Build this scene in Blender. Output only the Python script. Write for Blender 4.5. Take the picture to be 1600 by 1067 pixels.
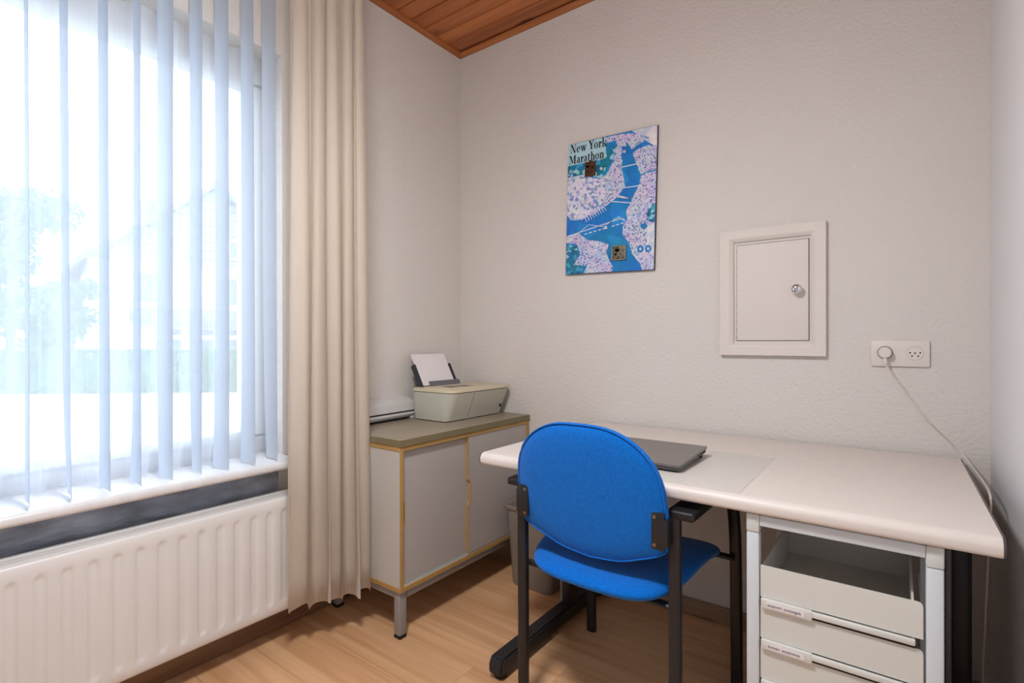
import bpy, bmesh, math, random
import numpy as np
from mathutils import Vector, Matrix
from mathutils.geometry import tessellate_polygon
for o in list(bpy.data.objects): bpy.data.objects.remove(o, do_unlink=True)
SC = bpy.context.scene
COL = SC.collection
PI = math.pi
rnd = random.Random(5)

# ------------------------------------------------------------------ camera, sky, light, exposure
cam = bpy.data.cameras.new('camera'); camo = bpy.data.objects.new('camera', cam); COL.objects.link(camo)
cam.sensor_width = 36.0; cam.sensor_fit = 'HORIZONTAL'; cam.lens = 808.55 / 1600 * 36
cam.clip_start = 0.02; cam.clip_end = 300
camo.location = (1.8693, -2.0545, 1.0743)
camo.matrix_world = Matrix.Translation(camo.location) @ Matrix.Rotation(math.radians(36.635), 4, 'Z') @ Matrix.Rotation(math.radians(90 - 0.056), 4, 'X') @ Matrix.Rotation(math.radians(-0.078), 4, 'Z')
SC.camera = camo
SKY_STRENGTH = 4.1
LAMP_STRENGTH = 128.0
world = bpy.data.worlds.new('sky'); SC.world = world; world.use_nodes = True
wb = world.node_tree.nodes['Background']
wb.inputs[0].default_value = (0.80, 0.90, 1.0, 1); wb.inputs[1].default_value = SKY_STRENGTH
vs = SC.view_settings
vs.view_transform = 'Standard'; vs.look = 'None'; vs.gamma = 1; vs.use_curve_mapping = False; vs.exposure = 0.0

# ------------------------------------------------------------------ materials
def lin(c):
    return tuple((v / 12.92 if v <= 0.04045 else ((v + 0.055) / 1.055) ** 2.4) for v in c)
def rgb(r, g, b): return lin((r / 255, g / 255, b / 255)) + (1,)
MATS = {}
def mat(name, col, rough=0.5, metal=0.0, noise=0.04, nscale=6.0, stretch=(1, 1, 1), bump=0.0, bscale=120.0, coat=0.0,
        alpha=1.0, trans=0.0, spec=0.5, sheen=0.0, objrand=0.0, bstretch=None, ior=1.45):
    m = bpy.data.materials.new(name); m.use_nodes = True; MATS[name] = m
    nt = m.node_tree; N = nt.nodes; L = nt.links; p = N['Principled BSDF']
    tc = N.new('ShaderNodeTexCoord'); mp = N.new('ShaderNodeMapping'); mp.inputs['Scale'].default_value = stretch
    L.new(tc.outputs['Object'], mp.inputs[0])
    no = N.new('ShaderNodeTexNoise'); no.inputs['Scale'].default_value = nscale; no.inputs['Detail'].default_value = 4
    L.new(mp.outputs[0], no.inputs['Vector'])
    rp = N.new('ShaderNodeValToRGB')
    c = col[:3]
    rp.color_ramp.elements[0].position = 0.3; rp.color_ramp.elements[1].position = 0.7
    rp.color_ramp.elements[0].color = tuple(max(0, v * (1 - noise)) for v in c) + (1,)
    rp.color_ramp.elements[1].color = tuple(min(1, v * (1 + noise)) for v in c) + (1,)
    L.new(no.outputs[0], rp.inputs[0])
    out = rp.outputs[0]
    if objrand:
        oi = N.new('ShaderNodeObjectInfo'); hs = N.new('ShaderNodeHueSaturation')
        mr = N.new('ShaderNodeMapRange'); mr.inputs['To Min'].default_value = 1 - objrand; mr.inputs['To Max'].default_value = 1 + objrand
        L.new(oi.outputs['Random'], mr.inputs[0]); L.new(mr.outputs[0], hs.inputs['Value']); L.new(out, hs.inputs['Color']); out = hs.outputs[0]
    L.new(out, p.inputs['Base Color'])
    p.inputs['Roughness'].default_value = rough; p.inputs['Metallic'].default_value = metal
    p.inputs['Specular IOR Level'].default_value = spec; p.inputs['Coat Weight'].default_value = coat
    p.inputs['Alpha'].default_value = alpha; p.inputs['Transmission Weight'].default_value = trans; p.inputs['IOR'].default_value = ior
    p.inputs['Sheen Weight'].default_value = sheen
    if bump:
        nb = N.new('ShaderNodeTexNoise'); nb.inputs['Scale'].default_value = bscale; nb.inputs['Detail'].default_value = 3
        if bstretch:
            mb = N.new('ShaderNodeMapping'); mb.inputs['Scale'].default_value = bstretch; L.new(tc.outputs['Object'], mb.inputs[0]); L.new(mb.outputs[0], nb.inputs['Vector'])
        else: L.new(tc.outputs['Object'], nb.inputs['Vector'])
        b = N.new('ShaderNodeBump'); b.inputs['Strength'].default_value = bump; b.inputs['Distance'].default_value = 0.004
        L.new(nb.outputs[0], b.inputs['Height']); L.new(b.outputs[0], p.inputs['Normal'])
    return m
def wood(name, c1, c2, rough=0.45, axis='X', scale=1.0, knots=0.0, objrand=0.06, coat=0.0):
    """streaky grain along an axis of the object, optional dark knots"""
    m = bpy.data.materials.new(name); m.use_nodes = True
    nt = m.node_tree; N = nt.nodes; L = nt.links; p = N['Principled BSDF']
    tc = N.new('ShaderNodeTexCoord'); oi = N.new('ShaderNodeObjectInfo')
    add = N.new('ShaderNodeVectorMath'); add.operation = 'ADD'
    mul = N.new('ShaderNodeMath'); mul.operation = 'MULTIPLY'; mul.inputs[1].default_value = 37.0
    L.new(oi.outputs['Random'], mul.inputs[0]); cb = N.new('ShaderNodeCombineXYZ')
    for i in range(3): L.new(mul.outputs[0], cb.inputs[i])
    L.new(tc.outputs['Object'], add.inputs[0]); L.new(cb.outputs[0], add.inputs[1])
    mp = N.new('ShaderNodeMapping'); s = {'X': (1.6, 34, 34), 'Y': (34, 1.6, 34), 'Z': (34, 34, 1.6)}[axis]
    mp.inputs['Scale'].default_value = tuple(v * scale for v in s); L.new(add.outputs[0], mp.inputs[0])
    no = N.new('ShaderNodeTexNoise'); no.inputs['Scale'].default_value = 1.0; no.inputs['Detail'].default_value = 6; no.inputs['Distortion'].default_value = 0.5
    L.new(mp.outputs[0], no.inputs['Vector'])
    rp = N.new('ShaderNodeValToRGB'); rp.color_ramp.elements[0].position = 0.32; rp.color_ramp.elements[1].position = 0.68
    rp.color_ramp.elements[0].color = c1; rp.color_ramp.elements[1].color = c2
    L.new(no.outputs[0], rp.inputs[0]); out = rp.outputs[0]
    if knots:
        vo = N.new('ShaderNodeTexVoronoi'); vo.inputs['Scale'].default_value = 1.0
        mk_ = N.new('ShaderNodeMapping'); k = {'X': (3.2, 9, 9), 'Y': (9, 3.2, 9), 'Z': (9, 9, 3.2)}[axis]; mk_.inputs['Scale'].default_value = k
        L.new(add.outputs[0], mk_.inputs[0]); L.new(mk_.outputs[0], vo.inputs['Vector'])
        kr = N.new('ShaderNodeValToRGB'); kr.color_ramp.elements[0].position = 0.10; kr.color_ramp.elements[1].position = 0.26
        kr.color_ramp.elements[0].color = (knots, knots, knots, 1); kr.color_ramp.elements[1].color = (0, 0, 0, 1)
        L.new(vo.outputs['Distance'], kr.inputs[0])
        mx = N.new('ShaderNodeMixRGB'); L.new(kr.outputs[0], mx.inputs[0]); L.new(out, mx.inputs[1]); mx.inputs[2].default_value = rgb(62, 28, 12); out = mx.outputs[0]
    hs = N.new('ShaderNodeHueSaturation'); mr = N.new('ShaderNodeMapRange'); mr.inputs['To Min'].default_value = 1 - objrand; mr.inputs['To Max'].default_value = 1 + objrand
    L.new(oi.outputs['Random'], mr.inputs[0]); L.new(mr.outputs[0], hs.inputs['Value']); L.new(out, hs.inputs['Color'])
    L.new(hs.outputs[0], p.inputs['Base Color']); p.inputs['Roughness'].default_value = rough; p.inputs['Coat Weight'].default_value = coat
    return m
def veil(name, col, opacity, translucent=0.5):
    """thin cloth: part see-through, part scattering"""
    m = bpy.data.materials.new(name); m.use_nodes = True
    nt = m.node_tree; N = nt.nodes; L = nt.links
    N.remove(N['Principled BSDF']); out = N['Material Output']
    tc = N.new('ShaderNodeTexCoord'); mp = N.new('ShaderNodeMapping'); mp.inputs['Scale'].default_value = (60, 60, 0.6)
    no = N.new('ShaderNodeTexNoise'); no.inputs['Scale'].default_value = 1.0; L.new(tc.outputs['Object'], mp.inputs[0]); L.new(mp.outputs[0], no.inputs['Vector'])
    rp = N.new('ShaderNodeMapRange'); rp.inputs['To Min'].default_value = max(0, opacity - 0.05); rp.inputs['To Max'].default_value = min(1, opacity + 0.05)
    L.new(no.outputs[0], rp.inputs[0])
    d = N.new('ShaderNodeBsdfDiffuse'); d.inputs[0].default_value = col
    t = N.new('ShaderNodeBsdfTranslucent'); t.inputs[0].default_value = col
    tr = N.new('ShaderNodeBsdfTransparent')
    m1 = N.new('ShaderNodeMixShader'); m1.inputs[0].default_value = translucent; L.new(d.outputs[0], m1.inputs[1]); L.new(t.outputs[0], m1.inputs[2])
    m2 = N.new('ShaderNodeMixShader'); L.new(rp.outputs[0], m2.inputs[0]); L.new(tr.outputs[0], m2.inputs[1]); L.new(m1.outputs[0], m2.inputs[2])
    L.new(m2.outputs[0], out.inputs[0])
    return m
def emit(name, col, strength):
    m = bpy.data.materials.new(name); m.use_nodes = True
    p = m.node_tree.nodes['Principled BSDF']; p.inputs['Base Color'].default_value = (0.8, 0.8, 0.8, 1)
    p.inputs['Emission Color'].default_value = col; p.inputs['Emission Strength'].default_value = strength
    return m

PLASTER = mat('plaster', rgb(219, 213, 207), 0.85, noise=0.015, nscale=2.0, bump=0.9, bscale=85, spec=0.2)
WHITEWALL = mat('smooth_white_wall', rgb(226, 226, 228), 0.7, noise=0.01, bump=0.15, bscale=60, spec=0.2)
LAMINATE = wood('beech_laminate', rgb(206, 154, 110), rgb(230, 184, 140), 0.38, 'X', 0.8, objrand=0.05)
PINE = wood('stained_pine', rgb(156, 84, 40), rgb(192, 116, 62), 0.4, 'X', 0.7, knots=1.0, objrand=0.12)
PINE_Y = wood('stained_pine_trim', rgb(150, 84, 40), rgb(178, 108, 58), 0.4, 'Y', 0.7, objrand=0.05)
PINE_T = wood('stained_pine_trim_x', rgb(150, 84, 40), rgb(178, 108, 58), 0.4, 'X', 0.7, objrand=0.05)
SKIRT_X = wood('skirting_wood_x', rgb(140, 110, 86), rgb(172, 140, 112), 0.5, 'X', 0.8, knots=0.6, objrand=0.03)
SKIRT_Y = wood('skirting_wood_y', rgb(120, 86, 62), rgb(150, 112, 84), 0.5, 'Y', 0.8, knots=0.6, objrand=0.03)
BLUE = mat('blue_wool', rgb(0, 104, 196), 0.9, noise=0.22, nscale=260, bump=0.35, bscale=420, spec=0.15, sheen=0.15)
BLACK = mat('black_powder_coat', rgb(34, 33, 36), 0.38, noise=0.05, bump=0.05, bscale=300)
BLACKP = mat('black_plastic', rgb(26, 26, 29), 0.45, noise=0.05)
DGREY = mat('dark_grey_column', rgb(132, 132, 132), 0.4, noise=0.04)
STEEL = mat('screw_steel', rgb(150, 140, 120), 0.3, metal=1.0)
CHROME = mat('polished_chrome', rgb(225, 226, 230), 0.12, metal=1.0)
DESKTOP = mat('desk_laminate', rgb(216, 207, 200), 0.42, noise=0.015, nscale=30)
EDGE = mat('smoky_edge_strip', rgb(70, 62, 62), 0.25, noise=0.05)
CABTOP = mat('olive_grey_top', rgb(146, 134, 116), 0.4, noise=0.02)
CABTOPE = mat('olive_edge', rgb(128, 117, 88), 0.45, noise=0.03)
GOLD = mat('ochre_edging', rgb(180, 144, 86), 0.5, noise=0.08, nscale=14)
CABSIDE = mat('light_grey_panel', rgb(196, 192, 186), 0.5, noise=0.015)
CABDOOR = mat('warm_grey_door', rgb(182, 176, 172), 0.5, noise=0.015)
CABLEG = mat('grey_steel_frame', rgb(150, 146, 145), 0.4, noise=0.02)
RADIATOR = mat('cream_radiator_enamel', rgb(224, 222, 220), 0.35, noise=0.01)
FOIL = mat('crinkled_foil', rgb(206, 214, 232), 0.28, metal=0.25, noise=0.3, nscale=14, stretch=(1, 0.6, 2), bump=1.0, bscale=34, bstretch=(1, 0.5, 1.6))
SILL = mat('marble_sill', rgb(226, 226, 228), 0.3, noise=0.05, nscale=9, stretch=(1, 3, 1))
UPVC = mat('white_window_frame', rgb(232, 234, 238), 0.35, noise=0.01)
GLASS = mat('window_glass', (1, 1, 1, 1), 0.0, noise=0.0, trans=1.0, ior=1.02, spec=0.2)
CREAM = veil('cream_curtain_cloth', rgb(238, 228, 216), 1.06, 0.25)
SHEER = veil('sheer_net', (0.90, 0.94, 1.0, 1), 0.52, 0.72)
SLAT = veil('vertical_slat_cloth', (0.86, 0.91, 0.97, 1), 0.97, 0.55)
PRINTER = mat('ivory_grey_plastic', rgb(196, 194, 180), 0.45, noise=0.01)
PRINTLID = mat('cream_lid_plastic', rgb(208, 196, 168), 0.4, noise=0.01)
BROWN = mat('brown_sticker', rgb(112, 96, 88), 0.4, noise=0.2, nscale=60)
CHARC = mat('charcoal_plastic', rgb(52, 53, 62), 0.45, noise=0.04)
GREYP = mat('grey_plastic', rgb(104, 104, 110), 0.45, noise=0.03)
PAPER = mat('white_paper', rgb(228, 222, 224), 0.8, noise=0.005)
LAMWHITE = mat('white_grey_plastic', rgb(206, 203, 202), 0.45, noise=0.01)
LAPTOP = mat('grey_aluminium', rgb(128, 122, 118), 0.4, metal=0.35, noise=0.03, nscale=50)
LAPDARK = mat('dark_grey_aluminium', rgb(82, 79, 80), 0.4, metal=0.3, noise=0.03)
MAT_CLEAR = mat('clear_desk_mat', rgb(240, 237, 231), 0.35, noise=0.01, alpha=0.4)
BIN = mat('smoky_bin_plastic', rgb(150, 140, 130), 0.35, noise=0.05, alpha=0.82, bump=0.08, bscale=40)
PEDF = mat('pale_blue_grey_frame', rgb(205, 211, 216), 0.4, noise=0.01)
PEDC = mat('pale_corner_plastic', rgb(206, 209, 207), 0.45, noise=0.01)
DRAWER = mat('ivory_drawer_plastic', rgb(211, 211, 205), 0.45, noise=0.012)
DRAWIN = mat('drawer_inner_grey', rgb(214, 212, 206), 0.5, noise=0.03)
INK = mat('ink', rgb(40, 40, 62), 0.7)
CREAMPAINT = mat('cream_gloss_paint', rgb(224, 215, 208), 0.6, noise=0.01, spec=0.3)
SOCKET = mat('white_socket_plastic', rgb(226, 217, 210), 0.35, noise=0.01)
HOLE = mat('dark_hole', rgb(22, 18, 16), 0.8)
CABLEW = mat('white_cable', rgb(214, 206, 198), 0.45, noise=0.01)
CABLEG2 = mat('grey_wire', rgb(88, 80, 74), 0.5)

# ------------------------------------------------------------------ helpers
def mk(name, bm, m, parent=None, world=False, sharp=35, loc=None, rot=None):
    me = bpy.data.meshes.new(name)
    bmesh.ops.recalc_face_normals(bm, faces=bm.faces[:])
    bm.to_mesh(me); bm.free()
    me.materials.append(m)
    me.polygons.foreach_set('use_smooth', [True] * len(me.polygons))
    me.set_sharp_from_angle(angle=math.radians(sharp))
    o = bpy.data.objects.new(name, me); COL.objects.link(o)
    if loc: o.location = loc
    if rot: o.rotation_euler = rot
    if parent:
        o.parent = parent
        if world: o.matrix_parent_inverse = parent.matrix_basis.inverted()
    return o
def empty(name, loc, rotz=0.0):
    o = bpy.data.objects.new(name, None); COL.objects.link(o); o.location = loc; o.rotation_euler = (0, 0, rotz); o.empty_display_size = 0.1
    o.matrix_basis = Matrix.Translation(loc) @ Matrix.Rotation(rotz, 4, 'Z')
    return o
def tag(o, label, cat, group=None):
    o['label'] = label; o['category'] = cat
    if group: o['group'] = group
    return o
def struct(o, label=None, cat=None):
    o['kind'] = 'structure'
    if label: o['label'] = label
    if cat: o['category'] = cat
    return o
def box(x0, x1, y0, y1, z0, z1, bev=0.0, seg=2, bm=None):
    b2 = bmesh.new()
    r = bmesh.ops.create_cube(b2, size=1.0)
    for v in b2.verts:
        v.co = Vector(((x0 + x1) / 2 + v.co.x * (x1 - x0), (y0 + y1) / 2 + v.co.y * (y1 - y0), (z0 + z1) / 2 + v.co.z * (z1 - z0)))
    if bev: bmesh.ops.bevel(b2, geom=b2.edges[:], offset=bev, segments=seg, profile=0.5, affect='EDGES')
    return merge(bm, b2)
def merge(bm, b2):
    if bm is None: return b2
    me = bpy.data.meshes.new('t'); b2.to_mesh(me); b2.free(); bm.from_mesh(me); bpy.data.meshes.remove(me)
    return bm
def cyl(p0, p1, r, seg=20, r2=None, bm=None, bev=0.0):
    b2 = bmesh.new(); p0 = Vector(p0); p1 = Vector(p1); d = p1 - p0
    bmesh.ops.create_cone(b2, cap_ends=True, segments=seg, radius1=r, radius2=r if r2 is None else r2, depth=d.length)
    if bev:
        bmesh.ops.bevel(b2, geom=[e for e in b2.edges if len(e.link_faces) == 2 and any(len(f.verts) > 4 for f in e.link_faces)], offset=bev, segments=2, affect='EDGES')
    M = Matrix.Translation((p0 + p1) / 2) @ d.to_track_quat('Z', 'Y').to_matrix().to_4x4()
    b2.transform(M)
    return merge(bm, b2)
def smooth_path(pts, n=8):
    P = [Vector(p) for p in pts]; out = []
    for i in range(len(P) - 1):
        a = P[max(i - 1, 0)]; b = P[i]; c = P[i + 1]; d = P[min(i + 2, len(P) - 1)]
        for k in range(n):
            t = k / n
            out.append(0.5 * ((2 * b) + (c - a) * t + (2 * a - 5 * b + 4 * c - d) * t * t + (-a + 3 * b - 3 * c + d) * t ** 3))
    out.append(P[-1]); return out
def tube(pts, rx, ry=None, seg=12, side=None, bm=None, square=0.0):
    """sweep an (oval / rounded) section along pts; side = fixed direction of the rx axis"""
    ry = rx if ry is None else ry
    b2 = bmesh.new(); P = [Vector(p) for p in pts]; rings = []
    for i, p in enumerate(P):
        t = (P[min(i + 1, len(P) - 1)] - P[max(i - 1, 0)]).normalized()
        s = Vector(side) if side else (Vector((0, 0, 1)) if abs(t.z) < 0.9 else Vector((1, 0, 0)))
        u = (s - t * s.dot(t)).normalized(); w = t.cross(u)
        ring = []
        for k in range(seg):
            a = 2 * PI * (k + 0.5) / seg; c, sn = math.cos(a), math.sin(a)
            if square:
                e = 1 - square; c = math.copysign(abs(c) ** e, c); sn = math.copysign(abs(sn) ** e, sn)
            ring.append(b2.verts.new(p + u * rx * c + w * ry * sn))
        rings.append(ring)
    for a, b in zip(rings, rings[1:]):
        for k in range(seg): b2.faces.new((a[k], a[(k + 1) % seg], b[(k + 1) % seg], b[k]))
    b2.faces.new(rings[0][::-1]); b2.faces.new(rings[-1])
    return merge(bm, b2)
def prism(poly, axis, a, b, bev=0.0, bm=None):
    """extrude a 2D polygon: axis 'Y' -> poly is (x,z); 'X' -> (y,z); 'Z' -> (x,y)"""
    b2 = bmesh.new()
    def P(p, t): return {'Y': (p[0], t, p[1]), 'X': (t, p[0], p[1]), 'Z': (p[0], p[1], t)}[axis]
    v0 = [b2.verts.new(P(p, a)) for p in poly]; v1 = [b2.verts.new(P(p, b)) for p in poly]; n = len(poly)
    b2.faces.new(v0); b2.faces.new(v1[::-1])
    for i in range(n): b2.faces.new((v0[i], v0[(i + 1) % n], v1[(i + 1) % n], v1[i]))
    bmesh.ops.recalc_face_normals(b2, faces=b2.faces[:])
    if bev: bmesh.ops.bevel(b2, geom=b2.edges[:], offset=bev, segments=2, affect='EDGES')
    return merge(bm, b2)
def loft(rings, caps=True, bm=None, closed=True):
    b2 = bmesh.new(); R = [[b2.verts.new(p) for p in r] for r in rings]; n = len(R[0])
    for a, b in zip(R, R[1:]):
        for k in range(n if closed else n - 1): b2.faces.new((a[k], a[(k + 1) % n], b[(k + 1) % n], b[k]))
    if caps: b2.faces.new(R[0][::-1]); b2.faces.new(R[-1])
    return merge(bm, b2)
def rrect(x0, x1, y0, y1, r, z, n=5):
    pts = []
    for cx, cy, a0 in ((x1 - r, y1 - r, 0), (x0 + r, y1 - r, 90), (x0 + r, y0 + r, 180), (x1 - r, y0 + r, 270)):
        for k in range(n + 1):
            a = math.radians(a0 + 90 * k / n); pts.append((cx + r * math.cos(a), cy + r * math.sin(a), z))
    return pts
def cushion(outline, thick, warp, nr=14, edge=5.0):
    """pillow-like slab: outline = list of (u,v); warp(u,v,t)->xyz with t in -thick/2..thick/2"""
    b2 = bmesh.new(); n = len(outline); cu = sum(p[0] for p in outline) / n; cv = sum(p[1] for p in outline) / n
    rs = [math.sin(PI / 2 * k / nr) for k in range(1, nr + 1)]
    prev = {}
    rim = [b2.verts.new(warp(p[0], p[1], 0)) for p in outline]
    for sgn in (1, -1):
        c = b2.verts.new(warp(cu, cv, sgn * thick / 2)); last = None
        for r in rs:
            if r > 0.9999: ring = rim
            else:
                h = (1 - r ** edge) ** 0.5
                ring = [b2.verts.new(warp(cu + (p[0] - cu) * r, cv + (p[1] - cv) * r, sgn * thick / 2 * h)) for p in outline]
            for k in range(n):
                if last is None: b2.faces.new((c, ring[k], ring[(k + 1) % n]))
                else: b2.faces.new((last[k], ring[k], ring[(k + 1) % n], last[(k + 1) % n]))
            last = ring
    return b2
def text_mesh(s, size, m, name, parent, M, offset=0.0, xs=1.0):
    cu = bpy.data.curves.new('t', 'FONT'); cu.body = s; cu.size = size; cu.offset = offset; cu.extrude = 0.0001; cu.align_x = 'LEFT'; cu.resolution_u = 3
    to = bpy.data.objects.new('t', cu); COL.objects.link(to)
    me = bpy.data.meshes.new_from_object(to.evaluated_get(bpy.context.evaluated_depsgraph_get()))
    bpy.data.objects.remove(to); me.transform(Matrix.Diagonal((xs, 1, 1, 1))); me.transform(M)
    me.materials.clear(); me.materials.append(m); me.name = name
    o = bpy.data.objects.new(name, me); COL.objects.link(o); o.parent = parent
    return o

# ------------------------------------------------------------------ the room
XR, YF, H = 2.089, -3.7, 2.6
WY0, WY1, WZ0, WZ1 = -2.75, -1.0, 0.615, 2.155     # window opening
fl = struct(mk('floor', box(-0.05, XR + 0.05, YF, 0.05, -0.08, -0.008), LAMINATE), 'warm beech laminate floor')
def grain_board(L, w): return box(0, L, 0.0004, w - 0.0004, -0.008, 0.0, 0.0006, 1)
pw, row, y = 0.19, 0, 0.0
me_cache = {}
while y > YF:
    y0 = max(y - pw, YF); x = 0.0; off = [0.75, 1.28, 0.4, 1.0][row % 4]; first = True
    while x < XR:
        x1 = min(x + (off if first else 1.28), XR); first = False
        if x1 - x < 0.02: break
        key = (round(x1 - x, 3), round(y - y0, 3))
        o = mk('plank', grain_board(x1 - x - 0.0006, y - y0), LAMINATE, fl, loc=(x, y0, 0)) if key not in me_cache else bpy.data.objects.new('plank', me_cache[key])
        if key in me_cache:
            COL.objects.link(o); o.parent = fl; o.location = (x, y0, 0)
        me_cache[key] = o.data
        x = x1
    y = y0; row += 1
ce = struct(mk('ceiling', box(-0.05, XR + 0.05, YF, 0.05, H + 0.014, H + 0.08), PINE), 'stained pine board ceiling')
cb, k = None, 0
y = -0.022
while y > YF + 0.02:
    if cb is None:
        bmc = prism([(0, 0.014), (0, 0.009), (0.005, 0.0), (0.078, 0.0), (0.083, 0.009), (0.083, 0.014)], 'X', 0.0, XR)
        cb = mk('plank', bmc, PINE, ce, sharp=20).data; o = ce.children[0]
    else:
        o = bpy.data.objects.new('plank', cb); COL.objects.link(o); o.parent = ce
    o.location = (0, y - 0.085, H); y -= 0.0856
struct(mk('wall_back', box(-0.3, XR + 0.2, 0, 0.15, -0.08, H + 0.08), PLASTER), 'textured off-white plaster wall with the poster')
wl = box(-0.3, 0, WY1, 0, -0.08, H + 0.08)
box(-0.3, 0, YF - 0.15, WY0, -0.08, H + 0.08, bm=wl); box(-0.3, 0, WY0, WY1, -0.08, WZ0, bm=wl); box(-0.3, 0, WY0, WY1, WZ1, H + 0.08, bm=wl)
struct(mk('wall_left', wl, PLASTER), 'textured plaster wall with the window')
struct(mk('wall_right', box(XR, XR + 0.15, YF, 0, -0.08, H + 0.08), WHITEWALL), 'smooth white wall at the right edge')
struct(mk('wall_front', box(-0.3, XR + 0.2, YF - 0.15, YF, -0.08, H + 0.08), WHITEWALL), 'white wall behind the viewpoint')
def skirting(name, x0, x1, y0, y1, m): return struct(mk(name, box(x0, x1, y0, y1, 0, 0.065, 0.003, 2), m))
skirting('baseboard_back', 0.016, XR, -0.016, 0, SKIRT_X)
skirting('baseboard_left', 0, 0.016, YF, 0, SKIRT_Y)
tp = [(0, 0), (0.022, 0), (0.022, -0.006), (0.016, -0.016), (0.006, -0.022), (0, -0.022)]
struct(mk('trim_1', prism([(-a, H + b) for a, b in tp], 'X', 0.0, XR), PINE_T), 'pine moulding where ceiling meets poster wall')
struct(mk('trim_2', prism([(a, H + b) for a, b in tp], 'Y', YF, -0.0), PINE_Y), 'pine moulding where ceiling meets window wall')

# window
w1 = struct(empty('window_1', (0, (WY0 + WY1) / 2, WZ0)), 'large white framed window behind vertical blinds')
XF0, XF1 = -0.2, -0.135
fr = box(XF0, XF1, WY0, WY1, 2.06, WZ1, 0.004); box(XF0, XF1, WY0, WY1, 0.64, 0.715, 0.004, bm=fr)
for a, b in ((WY1 - 0.075, WY1), (WY0, WY0 + 0.075)): box(XF0, XF1, a, b, 0.7, 2.08, 0.004, bm=fr)
box(XF0 + 0.012, XF1 + 0.012, WY0 + 0.06, WY1 - 0.06, 0.7, 0.73, 0.003, bm=fr); box(XF0 + 0.012, XF1 + 0.012, WY0 + 0.06, WY1 - 0.06, 2.045, 2.075, 0.003, bm=fr)
mk('window_frame', fr, UPVC, w1, True)
mk('pane', box(-0.172, -0.166, WY0 + 0.07, WY1 - 0.07, 0.72, 2.06), GLASS, w1, True)
sl = box(-0.135, 0.12, WY0, WY1 + 0.012, 0.615, 0.645, 0.012, 4)
mk('window_sill', sl, SILL, w1, True)

# ------------------------------------------------------------------ outdoors
GZ = -0.3
def at(px, py, z):     # a pixel of the photograph on a height z
    a = math.radians(36.635); d = (camo.location.z - z) * 808.55 / (py - 533); l = (px - 800) / 808.55 * d
    return Vector((camo.location.x - math.sin(a) * d + math.cos(a) * l, camo.location.y + math.cos(a) * d + math.sin(a) * l, z))
ROAD = mat('pale_pavement', rgb(176, 176, 172), 0.9, noise=0.05, bump=0.1, bscale=20)
LAWN = mat('lawn', rgb(110, 132, 84), 0.95, noise=0.2, nscale=10)
g = struct(mk('ground', box(-90, -0.3, -60, 70, GZ - 0.2, GZ), ROAD), 'pale paved street outside the window')
HEDGE = mat('hedge_leaf', rgb(96, 128, 92), 0.8, noise=0.35, nscale=30)
TREE = mat('tree_leaf', rgb(104, 140, 96), 0.8, noise=0.35, nscale=14)
BARK = mat('bark', rgb(96, 84, 72), 0.9, noise=0.2, bump=0.4, bscale=30)
HWALL = mat('white_render', rgb(232, 230, 226), 0.8, noise=0.02)
HROOF = mat('slate_roof', rgb(128, 132, 142), 0.7, noise=0.1, nscale=5)
HSIDE = mat('grey_siding', rgb(150, 156, 168), 0.7, noise=0.05)
HGLASS = mat('dark_house_glass', rgb(120, 130, 142), 0.15, noise=0.1)
def leaves(bm, n, size, place):
    for i in range(n):
        p = Vector(place()); u = Vector((rnd.gauss(0, 1), rnd.gauss(0, 1), rnd.gauss(0, 1))).normalized(); v = u.orthogonal().normalized(); s = size * rnd.uniform(0.6, 1.3)
        bm.faces.new([bm.verts.new(p + u * s), bm.verts.new(p + v * s * 0.5), bm.verts.new(p - u * s), bm.verts.new(p - v * s * 0.5)])
    return bm
p0, p1 = at(40, 615, GZ), at(445, 612, GZ)
hd = (p1 - p0).normalized(); hn = Vector((-hd.y, hd.x, 0)); hL = (p1 - p0).length + 6
if hn.x > 0: hn = -hn
he = empty('garden_hedge', p0 - hd * 3)
hb = bmesh.new()
def hp():
    a = rnd.uniform(0, hL); b = rnd.uniform(0, 0.7); z = rnd.uniform(0, 1.12 + 0.05 * math.sin(a * 3)); f = rnd.random()
    if f < 0.45: b = rnd.uniform(0, 0.1)
    elif f < 0.7: z = 1.1 + rnd.uniform(-0.06, 0.05)
    q = p0 - hd * 3 + hd * a + hn * b; return (q.x, q.y, GZ + z)
leaves(hb, 9000, 0.06, hp); mk('foliage', hb, HEDGE, he, True)
hc = bmesh.new(); q = p0 - hd * 3
ringA = [q + hn * 0.08, q + hd * hL + hn * 0.08, q + hd * hL + hn * 0.62, q + hn * 0.62]
loft([[(p.x, p.y, GZ) for p in ringA], [(p.x, p.y, GZ + 1.02) for p in ringA]], bm=hc); mk('core', hc, HEDGE, he, True)
tag(he, 'long low green hedge across the street outside the window', 'hedge')
def tree(px, py, h, rx, label, n=5000):
    b = at(px, py, GZ); t = empty('street_tree', b)
    mk('trunk', tube(smooth_path([(0, 0, 0), (0.05, 0.02, h * 0.3), (-0.04, 0.05, h * 0.6), (0.02, 0, h * 0.85)], 4), 0.11, 0.11, 8), BARK, t)
    lb = bmesh.new()
    cl = [(rnd.uniform(-rx, rx) * 0.7, rnd.uniform(-rx, rx) * 0.7, h * rnd.uniform(0.3, 0.98), rx * rnd.uniform(0.3, 0.55)) for _ in range(16)]
    def pl():
        c = rnd.choice(cl); d = Vector((rnd.gauss(0, 1), rnd.gauss(0, 1), rnd.gauss(0, 1))).normalized() * c[3] * rnd.random() ** 0.4
        return (c[0] + d.x, c[1] + d.y, c[2] + d.z * 0.8)
    leaves(lb, n, 0.11, pl); mk('foliage', lb, TREE, t)
    tag(t, label, 'tree', 'trees outside the window'); return t
tree(15, 605, 6.2, 1.7, 'leafy green tree at the left edge of the window view', 7000)
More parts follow.
